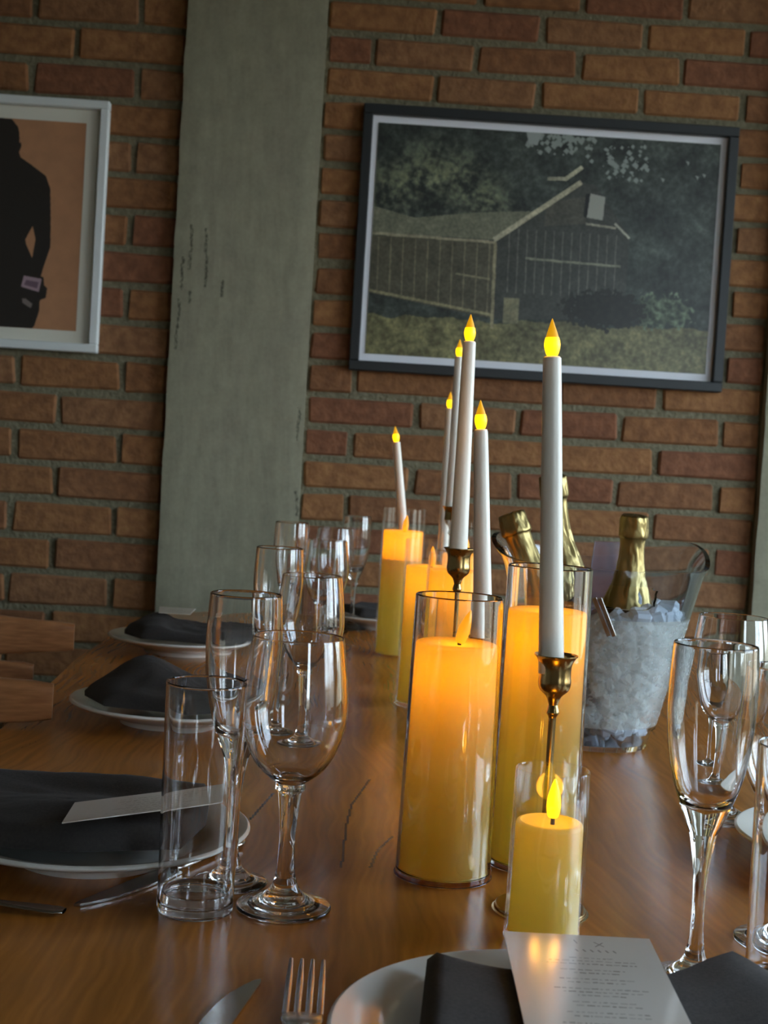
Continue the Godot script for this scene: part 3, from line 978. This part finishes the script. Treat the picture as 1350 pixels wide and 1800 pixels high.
func build_room() -> void:
	var b := MB.new()
	b.box(Vector3(0, -0.1, -0.3), Vector3(5.8, 0.2, 6.2)); structure("floor", b.mesh(), M.floor, "plain grey floor under the table")
	b = MB.new()
	b.box(Vector3(0, 3.1, -0.3), Vector3(5.8, 0.2, 6.2)); structure("ceiling", b.mesh(), M.plaster, "plain ceiling above the dining room")
	b = MB.new()
	b.box(Vector3(-2.7, 1.5, -0.3), Vector3(0.2, 3.0, 6.2)); structure("wall_left", b.mesh(), M.plaster, "plain side wall on the left")
	b = MB.new()
	for q in [[-2.9, 1.75, 0.0, 3.0], [2.35, 2.9, 0.0, 3.0], [1.75, 2.35, 0.0, 0.6], [1.75, 2.35, 2.45, 3.0]]: b.box(Vector3((q[0] + q[1]) / 2, (q[2] + q[3]) / 2, 2.7), Vector3(q[1] - q[0], q[3] - q[2], 0.2))
	structure("wall_front", b.mesh(), M.plaster, "plain wall with a slim window behind the viewer")
	b = MB.new()
	var x := RX + 0.1
	b.box(Vector3(x, WIN_Y[0] / 2, -0.3), Vector3(0.2, WIN_Y[0], 6.2))
	b.box(Vector3(x, (3.0 + WIN_Y[1]) / 2, -0.3), Vector3(0.2, 3.0 - WIN_Y[1], 6.2))
	var z := -3.4
	for w in WINDOWS + [[2.8, 2.8]]:
		b.box(Vector3(x, (WIN_Y[0] + WIN_Y[1]) / 2, (z + w[0]) / 2), Vector3(0.2, WIN_Y[1] - WIN_Y[0], w[0] - z))
		z = w[1]
	structure("wall_right", b.mesh(), M.plaster, "side wall on the right with two tall windows")
	for i in WINDOWS.size():
		var w: Array = WINDOWS[i]
		var o := Node3D.new()
		o.name = "window_%d" % (i + 1)
		add_child(o)
		tag(o, ["tall daylight window nearest the brick wall", "tall daylight window beside the near end of the table"][i], "", "", "structure")
		var fb := MB.new()
		var yc: float = (WIN_Y[0] + WIN_Y[1]) / 2
		var hh: float = WIN_Y[1] - WIN_Y[0]
		for zz in [w[0] + 0.025, (w[0] + w[1]) / 2, w[1] - 0.025]: fb.box(Vector3(x, yc, zz), Vector3(0.06, hh, 0.05), 0.004)
		for yy in [WIN_Y[0] + 0.025, WIN_Y[1] - 0.025]: fb.box(Vector3(x, yy, (w[0] + w[1]) / 2), Vector3(0.06, 0.05, w[1] - w[0]), 0.004)
		part("window_frame", fb.mesh(), M.window_frame, o)
		for k in 2:
			var pb := MB.new()
			var z0: float = w[0] + 0.05 + k * (w[1] - w[0] - 0.05) / 2
			pb.box(Vector3(x, yc, z0 + (w[1] - w[0]) / 4 - 0.0375), Vector3(0.006, hh - 0.1, (w[1] - w[0]) / 2 - 0.075))
			part("pane", pb.mesh(), M.pane, o)

func build_wall() -> void:
	var b := MB.new()
	b.box(Vector3(0, 1.5, WALL_Z - 0.1070), Vector3(5.8, 3.0, 0.2))
	var wall := structure("wall_back", b.mesh(), M.mortar, "brick wall behind the table, bricks in wide grey mortar")
	var L := [brick_mesh(0.2265, 0.0665, 0), brick_mesh(0.2265, 0.0665, 1), brick_mesh(0.2265, 0.0665, 2), brick_mesh(0.2265, 0.0665, 3)]
	var R := [brick_mesh(0.2232, 0.0590, 4), brick_mesh(0.2232, 0.0590, 5), brick_mesh(0.2232, 0.0590, 6), brick_mesh(0.2232, 0.0590, 7)]
	var far := MB.new()
	var zc := WALL_Z - 0.025
	for side in 2:
		var pitch: float = [0.0829, 0.0744][side]
		var y0: float = [0.7775, 0.8505][side]
		var step: float = [0.2385, 0.2352][side]
		var jA: float = [-0.790, 0.1245][side]
		var jB: float = [-0.692, -0.0225][side]
		var xa: float = [-2.6, -0.127][side]
		var xb: float = [-0.4425, 0.921][side]
		for row in range(-10, 28):
			var yb := y0 + pitch * row
			var h: float = [0.0665, 0.0590][side]
			if yb < 0.03 or yb > 2.9: continue
			var odd := posmod(row, 2) == 1
			var j0 := jA if odd == (side == 0) else jB
			var k0 := int(floor((xa - j0) / step)) - 1
			for k in range(k0, k0 + 14):
				var x0 := j0 + k * step + 0.006
				var x1 := x0 + step - 0.012
				if x1 < xa + 0.02 or x0 > xb - 0.015: continue
				var c0 := maxf(x0, xa)
				var c1 := minf(x1, xb)
				if c0 - xa < 0.035 and xa > -2.0: c0 = xa + 0.003      # bricks cut to meet the columns
				if xb - c1 < 0.035: c1 = xb - 0.003
				var pos := Vector3((c0 + c1) / 2 + rng.randf_range(-0.002, 0.002), yb + pitch / 2 + rng.randf_range(-0.0015, 0.0015), zc + rng.randf_range(-0.0025, 0.0025))
				var pick := rng.randi() % 4
				var tone := rng.randi() % 6
				if yb > 0.60 and yb < 2.2 and c1 > -1.05 and c0 < 1.0:
					var m: Mesh = (L if side == 0 else R)[pick]
					var o := part("brick", m, M.bricks[tone], wall)
					o.position = pos
					o.scale.x = (c1 - c0) / ([0.2265, 0.2232][side])
					o.rotation.z = rng.randf_range(-0.004, 0.004)
				else:
					far.box(pos, Vector3(c1 - c0, h, 0.05), 0.005)
	var rest := part("brickwork_beyond_frame", far.mesh(), M.bricks[0], wall)
	rest.set_meta("kind", "stuff")
	# concrete columns
	for q in [[-0.4435, -0.1295, "column_left", "grey green concrete column between the two framed pictures"], [0.920, 1.30, "column_right", "grey green concrete column at the right edge of the brick wall"]]:
		b = MB.new()
		var fz := WALL_Z + 0.032
		var x0: float = q[0]
		var x1: float = q[1]
		var K := 60
		var nz := FastNoiseLite.new()
		nz.seed = 61; nz.frequency = 5.0
		b.grid(K, 12, func(u: float, v: float) -> Vector3:
			var y := 3.0 * (1.0 - u)
			var e := 0.003 * nz.get_noise_2d(y * 2.0, v * 3.0 + x0)
			return Vector3(lerpf(x0, x1, v) + (e if v < 0.05 or v > 0.95 else 0.0), y, fz + (-0.003 if v < 0.01 or v > 0.99 else 0.0)), false, 1.0)
		if b.n[5].z < 0:
			for i in b.n.size(): b.n[i] = -b.n[i]
			var fresh := PackedInt32Array()
			for i in range(0, b.ix.size(), 3): fresh.append_array([b.ix[i], b.ix[i + 2], b.ix[i + 1]])
			b.ix = fresh
		for i in b.v.size(): b.t[i] = Vector2(b.t[i].x, (2.25 - b.v[i].y) / 1.90)
		b.box(Vector3((x0 + x1) / 2, 1.5, fz - 0.104), Vector3(x1 - x0 - 0.002, 3.0, 0.2))
		structure(q[2], b.mesh(), M.concrete, q[3])

func build_pictures() -> void:
	# left: white frame, cream mat, figure print
	var z := WALL_Z + 0.012
	var o := thing("framed_picture", Vector3(0, 0, z), "white framed print of a dark figure seen from behind on tan", "picture")
	var x0 := -1.100
	frame_bars(o, x0, -0.607, 1.2815, 1.847, 0.0195, 0.024, M.white_frame)
	part("mat_board", sheet(x0 + 0.018, -0.625, 1.30, 1.829, -0.004, 0.003), M.mat_board, o)
	var pm := mat(Color.WHITE, 0.6)
	pm.albedo_texture = figure_print()
	part("print", sheet(-1.05, -0.659, 1.329, 1.797, -0.0025, 0.001), pm, o)
	# right: black frame, white mat, barn photograph
	o = thing("framed_picture", Vector3(0, 0, z), "wide black framed photograph of an old wooden barn among trees", "picture")
	frame_bars(o, -0.036, 0.818, 1.2795, 1.8805, 0.0225, 0.026, M.black_frame)
	part("mat_board", sheet(-0.015, 0.797, 1.30, 1.86, -0.004, 0.003), M.mat_white, o)
	pm = mat(Color.WHITE, 0.35)
	pm.albedo_texture = barn_print()
	part("print", sheet(-0.001, 0.781, 1.3195, 1.842, -0.0025, 0.001), pm, o)

func build_table() -> void:
	var o := thing("dining_table", Vector3(0.12, 0, -1.5), "long varnished wooden dining table with rounded far corners", "table")
	var right := V2([0.49, 1.20, 0.505, 0.0, 0.53, -0.5, 0.53, -0.95])
	var poly := PackedVector2Array()
	for p in right: poly.append(p)
	for i in range(1, 12):
		var a := i / 12.0 * PI * 0.5
		poly.append(Vector2(0.23 + 0.30 * cos(a), -0.97 - 0.30 * sin(a)))
	poly.append(Vector2(0.0, -1.28))
	for i in range(poly.size() - 2, -1, -1): poly.append(Vector2(-poly[i].x, poly[i].y))
	var b := MB.new()
	b.slab(poly, TABLE_Y - 0.042, TABLE_Y, 0.004)
	for i in b.t.size(): b.t[i] = Vector2((b.t[i].x + 0.12 + 0.43) / 1.1, (b.t[i].y - 1.5 + 2.85) / 3.0)
	part("table_top", b.mesh(), M.table, o)
	for q in [[-0.36, 0.95], [0.36, 0.95], [-0.36, -0.95], [0.36, -0.95]]:
		b = MB.new()
		b.box(Vector3(q[0], (TABLE_Y - 0.042) / 2, q[1]), Vector3(0.08, TABLE_Y - 0.042, 0.08), 0.006)
		part("leg", b.mesh(), M.chair, o)
	b = MB.new()
	for s in [-0.36, 0.36]: b.box(Vector3(s, TABLE_Y - 0.09, 0), Vector3(0.03, 0.09, 1.82), 0.003)
	for s in [-0.95, 0.95]: b.box(Vector3(0, TABLE_Y - 0.09, s), Vector3(0.64, 0.09, 0.03), 0.003)
	part("apron", b.mesh(), M.chair, o)

func build_chair() -> void:
	var o := thing("armchair", Vector3(-0.54, 0, -1.74), "brown wooden armchair with bent wraparound rails at the left edge of the table", "chair")
	o.rotation.y = deg_to_rad(9.4)
	rail(o, "top_rail", 0.780, 0.022, 0.105, 0.046, 0.262, 0.17, 0.27, M.chair)
	rail(o, "lower_rail", 0.7195, 0.020, 0.070, 0.042, 0.258, 0.113, 0.26, M.chair)
	var b := MB.new()
	b.slab(P2([0.16, -0.22, 0.17, 0.22, -0.20, 0.19, -0.235, 0.10, -0.235, -0.10, -0.20, -0.19]), 0.435, 0.462, 0.006)
	part("seat", b.mesh(), M.chair, o)
	for q in [[0.12, -0.225, 0.70], [0.12, 0.225, 0.70], [-0.19, -0.185, 0.755], [-0.19, 0.185, 0.755]]:
		b = MB.new()
		b.lathe(V2([0.0, 0.0, 0.012, 0.0, 0.012, 0.0, 0.016, 0.42, 0.013, q[2], 0.013, q[2], 0.0, q[2]]), 16, 3, Vector3(q[0], 0, q[1]))
		part("leg", b.mesh(), M.chair, o)

func build_candles() -> void:
	var y := TABLE_Y
	make_vase(Vector3(0.085, y, -1.042), 0.2210, 0.0345, 0.0375, 0.1800, 0.0021, [0.019], 0.0, false, -0.28, "front wide glass cylinder left of the tall brass candlestick", "glowing orange pillar candle with bent plastic flame, in the front wide cylinder")
	make_vase(Vector3(0.161, y, -1.085), 0.2450, 0.0345, 0.0365, 0.2050, 0.0021, [0.019], 0.0, false, 0.1, "tall glass cylinder directly behind the foremost taper candle", "glowing orange pillar candle directly behind the foremost taper candle")
	make_vase(Vector3(0.146, y, -0.911), 0.1180, 0.0256, 0.0270, 0.0770, 0.0, [], 0.0, true, 0.0, "smallest glass cylinder, at the front beside the menu card", "short ivory pillar candle with a bright yellow flame, in the smallest cylinder")
	make_vase(Vector3(0.0815, y, -2.239), 0.2480, 0.0355, 0.0380, 0.2060, 0.0024, [0.018], 0.047, false, -0.1, "tallest looking glass cylinder at the far left end of the candle row", "farthest pillar candle, orange only at its top, at the left end of the row")
	make_vase(Vector3(0.1040, y, -1.79), 0.2220, 0.0345, 0.0370, 0.1830, 0.0021, [0.019], 0.0, false, 0.0, "glass cylinder just right of and in front of the farthest cylinder", "orange pillar candle just right of the farthest pillar candle")
	make_vase(Vector3(0.1225, y, -1.566), 0.2210, 0.0345, 0.0370, 0.1960, 0.0021, [0.019], 0.0, false, 0.05, "glass cylinder right behind the second brass candlestick's cup", "orange pillar candle right behind the second brass candlestick's cup")
	make_vase(Vector3(0.1640, y, -1.973), 0.2430, 0.0345, 0.0370, 0.1900, 0.0019, [0.017], 0.0, false, 0.0, "glass cylinder mostly hidden behind the second taper from the front", "orange pillar candle mostly hidden behind the second taper from the front")
	# brass candlesticks and their tapers
	for q in [
		[-0.968, Vector2(0.149, 0.939), Vector2(0.135, 1.155), 0.0095, 0.0064, 0.152, "brass candlestick nearest the viewer, behind the smallest cylinder", "tallest looking white taper, nearest, in front of the barn picture"],
		[-1.364, Vector2(0.107, 0.989), Vector2(0.105, 1.200), 0.0095, 0.0064, 0.108, "brass candlestick whose cup rises above the front wide cylinder", "white taper second in brightness, standing above the front wide cylinder"],
		[-1.250, Vector2(0.127, 0.914), Vector2(0.112, 1.108), 0.0095, 0.0064, 0.130, "low brass candlestick hidden behind the front wide cylinder", "white taper leaning left between the two brightest tapers, its flame lower"],
		[-2.200, Vector2(0.147, 0.936), Vector2(0.144, 1.168), 0.0095, 0.0064, 0.147, "far brass candlestick behind the middle glass cylinders", "thin white taper left of the close pair, its flame below theirs"],
		[-2.100, Vector2(0.149, 1.010), Vector2(0.147, 1.245), 0.0095, 0.0064, 0.151, "tallest far brass candlestick, hidden behind the second taper", "white taper almost hidden behind the left side of another taper"],
		[-2.330, Vector2(0.096, 0.887), Vector2(0.063, 1.110), 0.0095, 0.0064, 0.098, "farthest brass candlestick, hidden behind the farthest glass cylinder", "leftmost and farthest white taper, leaning left behind the farthest cylinder"]]:
		make_holder(Vector3(q[5], y, q[0]), q[1].y - y + 0.0, q[6])
		make_taper(Vector3(q[1].x, q[1].y - 0.0135, q[0]), Vector3(q[2].x, q[2].y, q[0]), q[3], q[4], q[7])

func build_bucket() -> void:
	var c := Vector3(0.302, TABLE_Y, -1.606)
	make_bucket(c)
	var tops := [Vector3(0.332, 1.027, -1.585), Vector3(0.236, 1.068, -1.62), Vector3(0.186, 1.020, -1.600)]
	var feet := [Vector3(0.331, 0.796, -1.603), Vector3(0.277, 0.822, -1.648), Vector3(0.274, 0.796, -1.570)]
	var labels := ["champagne bottle with olive gold foil, rightmost in the ice bucket", "champagne bottle with pale gold foil, behind the foremost taper candle", "champagne bottle with orange lit foil, leftmost in the ice bucket"]
	for i in 3: make_bottle(feet[i], tops[i], labels[i], 70 + i, i > 0)
	# ice
	var b := MB.new()
	var n := 0
	var tries := 0
	var placed := []
	while n < 620 and tries < 20000:
		tries += 1
		var h := rng.randf_range(0.018, 0.172)
		var s := rng.randf_range(0.013, 0.025)
		var rr := (bucket_r(h) - 0.001 - s * 0.72)
		if rr <= 0.0: continue
		var a := rng.randf() * TAU
		var r := rr * sqrt(rng.randf())
		if h > 0.150 + 0.018 * cos(a - 0.3): continue
		var p := Vector3(r * cos(a), h, r * sin(a))
		var hit := false
		for k in 3:
			var q := Geometry3D.get_closest_point_to_segment(c + p, feet[k], tops[k])
			if q.distance_to(c + p) < 0.032 + s * 0.6: hit = true
		for q in placed:
			if p.distance_to(q) < 0.0105: hit = true; break
		if hit: continue
		placed.append(p)
		b.box(c + p, Vector3(s, s * rng.randf_range(0.7, 1.0), s), s * 0.16, Basis.from_euler(Vector3(rng.randf() * TAU, rng.randf() * TAU, rng.randf() * TAU)))
		n += 1
	var ice := mat(Color(0.96, 0.98, 0.98, 0.95), 0.25)
	ice.refraction_enabled = true
	ice.refraction_scale = 0.031
	var io := part("ice_cubes", b.mesh(), ice)
	tag(io, "heap of cloudy ice cubes filling the clear bucket", "ice", "", "stuff")
	# clear plastic scoop and steel tongs standing in the ice
	var sc := thing("ice_scoop", Vector3(0.302, 0.86, -1.66), "clear plastic ice scoop handle standing beside the rightmost bottle", "scoop")
	b = MB.new()
	b.slab(P2([-0.003, -0.130, 0.035, -0.131, 0.024, 0.0, -0.013, 0.0]), 0.0, 0.004, 0.001)
	var pl := glass_mat(Color(0.86, 0.84, 0.95, 0.12), 0.08)
	var hd := part("handle", b.mesh(), pl, sc)
	hd.rotation.x = PI / 2
	var tg := thing("ice_tongs", Vector3(0.283, 0.918, -1.475), "steel ice tongs tip leaning against the front inside of the bucket", "tongs")
	for s in [0.0, 0.006]:
		b = MB.new()
		b.box(Vector3(0, 0, 0), Vector3(0.005, 0.050, 0.002), 0.0006)
		var arm := part("arm", b.mesh(), M.steel, tg)
		arm.position = Vector3(s, -0.005, -0.020)
		arm.rotation = Vector3(0.25, 0, 0.45)

func build_glasses() -> void:
	var y := TABLE_Y
	var w := make_wine(Vector3(-0.035, y, -0.943), "large wine glass at front left, beside the straight water glass")
	copy(w, Vector3(-0.043, y, -1.449), "wine glass directly behind the front left wine glass")
	copy(w, Vector3(-0.043, y, -2.112), "third wine glass from the front in the left row")
	copy(w, Vector3(-0.036, y, -2.500), "farthest wine glass of the left row, beside the farthest flute")
	copy(w, Vector3(0.318, y, -0.925), "wine glass cut by the right edge, behind the right water glass")
	copy(w, Vector3(0.366, y, -1.265), "wine glass behind the large right flute, next to the ice bucket")
	var f := make_flute(Vector3(0.235, y, -0.847), "large champagne flute at front right, in front of the ice bucket")
	copy(f, Vector3(-0.0775, y, -0.992), "champagne flute at front left, behind the straight water glass")
	copy(f, Vector3(-0.084, y, -1.525), "second champagne flute of the left row, behind the first one")
	copy(f, Vector3(-0.101, y, -2.149), "third champagne flute of the left row, in front of the concrete column")
	copy(f, Vector3(0.004, y, -2.560), "farthest champagne flute, its foot seen left of the farthest candle")
	var t := make_highball(Vector3(-0.0965, y, -0.931), "straight water glass at front left, before the near napkin")
	copy(t, Vector3(0.288, y, -0.822), "straight water glass cut by the right edge of the photo")
	make_port(Vector3(0.391, y, -1.409), "small stemmed glass seen through the bowl of the large right flute")

func build_settings() -> void:
	var y := TABLE_Y
	var p := make_plate(Vector3(0.122, y, -0.690), "white plate at the bottom with napkin and menu, nearest the viewer")
	copy(p, Vector3(-0.190, y, -1.045), "white plate on the left behind the water glass, with menu slip")
	copy(p, Vector3(-0.203, y, -1.583), "middle white plate of the left side, under the peaked napkin")
	copy(p, Vector3(-0.262, y, -2.142), "far white plate on the left, under the napkin with a white card")
	copy(p, Vector3(0.463, y, -1.120), "white plate on the right, only its edge showing behind the flute")
	copy(p, Vector3(0.070, y, -2.620), "farthest white plate, beyond the farthest flute")
	var fz := FastNoiseLite.new()
	fz.seed = 81; fz.frequency = 9.0
	# nearest napkin: one pointed strip lying under the menu card
	var o := part("napkin", cloth(P2([-0.066, -0.080, -0.018, -0.064, 0.070, -0.060, 0.132, -0.112, 0.158, -0.050, 0.165, 0.03, 0.02, 0.06, -0.078, 0.05]), func(q: Vector2) -> float: return 0.0125 + 0.0025 * fz.get_noise_2d(q.x, q.y) + 0.0015 * sin(q.x * 60.0), 0.0275).mesh(), M.napkin)
	o.position = Vector3(0.122, y, -0.690)
	tag(o, "black cloth napkin under the menu card on the nearest plate", "napkin", "dark cloth napkins on the plates")
	# left near napkin: a thick flat pad
	o = part("napkin", cloth(P2([-0.14, -0.085, 0.0, -0.092, 0.083, -0.085, 0.088, 0.0, 0.075, 0.070, 0.0, 0.092, -0.10, 0.088, -0.145, 0.03]), func(q: Vector2) -> float: return 0.016 + 0.004 * sin(q.y * 42.0 + q.x * 6.0) + 0.004 * fz.get_noise_2d(q.x, q.y * 2.0), 0.0268).mesh(), M.napkin)
	o.position = Vector3(-0.190, y, -1.050)
	tag(o, "dark folded napkin on the left plate behind the water glass", "napkin", "dark cloth napkins on the plates")
	# middle: peaked
	o = part("napkin", cloth(P2([-0.105, 0.01, -0.06, -0.075, 0.04, -0.085, 0.105, -0.03, 0.10, 0.05, 0.02, 0.092, -0.07, 0.07]), func(q: Vector2) -> float: return 0.014 + 0.032 * exp(-(pow((q.x + 0.035) / 0.045, 2) + pow((q.y + 0.02) / 0.05, 2))) + 0.004 * fz.get_noise_2d(q.x * 2.0, q.y * 3.0), 0.0268).mesh(), M.napkin)
	o.position = Vector3(-0.203, y, -1.583)
	tag(o, "dark napkin rising to a soft peak on the middle left plate", "napkin", "dark cloth napkins on the plates")
	# far left
	o = part("napkin", cloth(P2([-0.095, 0.02, -0.06, -0.07, 0.05, -0.085, 0.14, -0.06, 0.145, 0.03, 0.05, 0.088, -0.06, 0.07]), func(q: Vector2) -> float: return 0.014 + 0.018 * exp(-(pow((q.x + 0.045) / 0.035, 2) + pow((q.y) / 0.06, 2))) + 0.005 * fz.get_noise_2d(q.x * 2.0 + 3.0, q.y * 3.0), 0.0268).mesh(), M.napkin)
	o.position = Vector3(-0.262, y, -2.142)
	tag(o, "dark rumpled napkin with a white card, on the far left plate", "napkin", "dark cloth napkins on the plates")
	o = part("napkin", cloth(P2([-0.09, 0.0, -0.05, -0.075, 0.06, -0.08, 0.095, 0.0, 0.06, 0.085, -0.05, 0.08]), func(q: Vector2) -> float: return 0.014 + 0.006 * fz.get_noise_2d(q.x * 2.0 + 7.0, q.y * 3.0), 0.0268).mesh(), M.napkin)
	o.position = Vector3(0.070, y, -2.620)
	tag(o, "dark napkin on the farthest plate, beside the farthest pillar candle", "napkin", "dark cloth napkins on the plates")
	# menu cards
	card("menu_card", Vector3(0.146, y + 0.0415, -0.738), [Vector3(-0.042, 0.0, -0.060), Vector3(0.047, 0.0, -0.060), Vector3(0.041, -0.0005, 0.085), Vector3(-0.046, -0.0005, 0.085)], menu_print(420, 640, 5, true), "glossy menu card on the black napkin, nearest the viewer", "menu cards")
	card("menu_card", Vector3(-0.145, y + 0.0530, -1.015), [Vector3(-0.052, 0.0, 0.020), Vector3(0.056, 0.0, -0.065), Vector3(0.058, -0.001, -0.010), Vector3(-0.050, -0.001, 0.072)], menu_print(640, 300, 6, false), "narrow menu slip lying across the left napkin behind the water glass", "menu cards")
	card("menu_card", Vector3(-0.285, y + 0.062, -2.165), [Vector3(-0.030, 0.0, -0.045), Vector3(0.030, 0.0, -0.045), Vector3(0.030, -0.001, 0.030), Vector3(-0.020, -0.001, 0.030)], menu_print(300, 400, 7, true), "small white card on top of the far left napkin", "menu cards")
	# cutlery
	make_fork(Vector3(-0.0135, y, -0.752), 0.0, "steel fork at the bottom, tines away from the viewer")
	make_knife(Vector3(-0.049, y, -0.803), -0.19, "steel knife with pointed tip, left of the fork at the bottom")
	make_knife(Vector3(-0.171, y, -0.922), deg_to_rad(152.0), "steel knife lying half under the left plate")
	var sp := thing("spoon", Vector3(-0.182, y, -0.903), "steel spoon handle lying along the front of the left plate", "spoon")
	sp.rotation.y = deg_to_rad(-8.0)
	var b := MB.new()
	b.grid(24, 14, func(u: float, v: float) -> Vector3:
		var a := v * TAU
		var w := lerpf(0.0075, 0.0030, smoothstep(0.05, 0.6, u)) * (0.6 if u < 0.02 else 1.0)
		return Vector3(-0.13 * u, 0.0036 + sin(a) * 0.0014 + 0.003 * u, cos(a) * w), true, 1.0)
	part("handle", b.mesh(), M.steel, sp)
	b = MB.new()
	b.grid(16, 20, func(u: float, v: float) -> Vector3:
		var a := v * TAU
		var r := sin(u * PI * 0.5)
		return Vector3(-0.155 + 0.028 * r * cos(a), 0.0015 + 0.007 * r * r, 0.019 * r * sin(a)), true, 1.0)
	b.grid(16, 20, func(u: float, v: float) -> Vector3:
		var a := v * TAU
		var r := sin(u * PI * 0.5)
		return Vector3(-0.155 + 0.028 * r * cos(a), 0.0028 + 0.0057 * r * r, 0.019 * r * sin(a)), true, -1.0)
	part("spoon_bowl", b.mesh(), M.steel, sp)
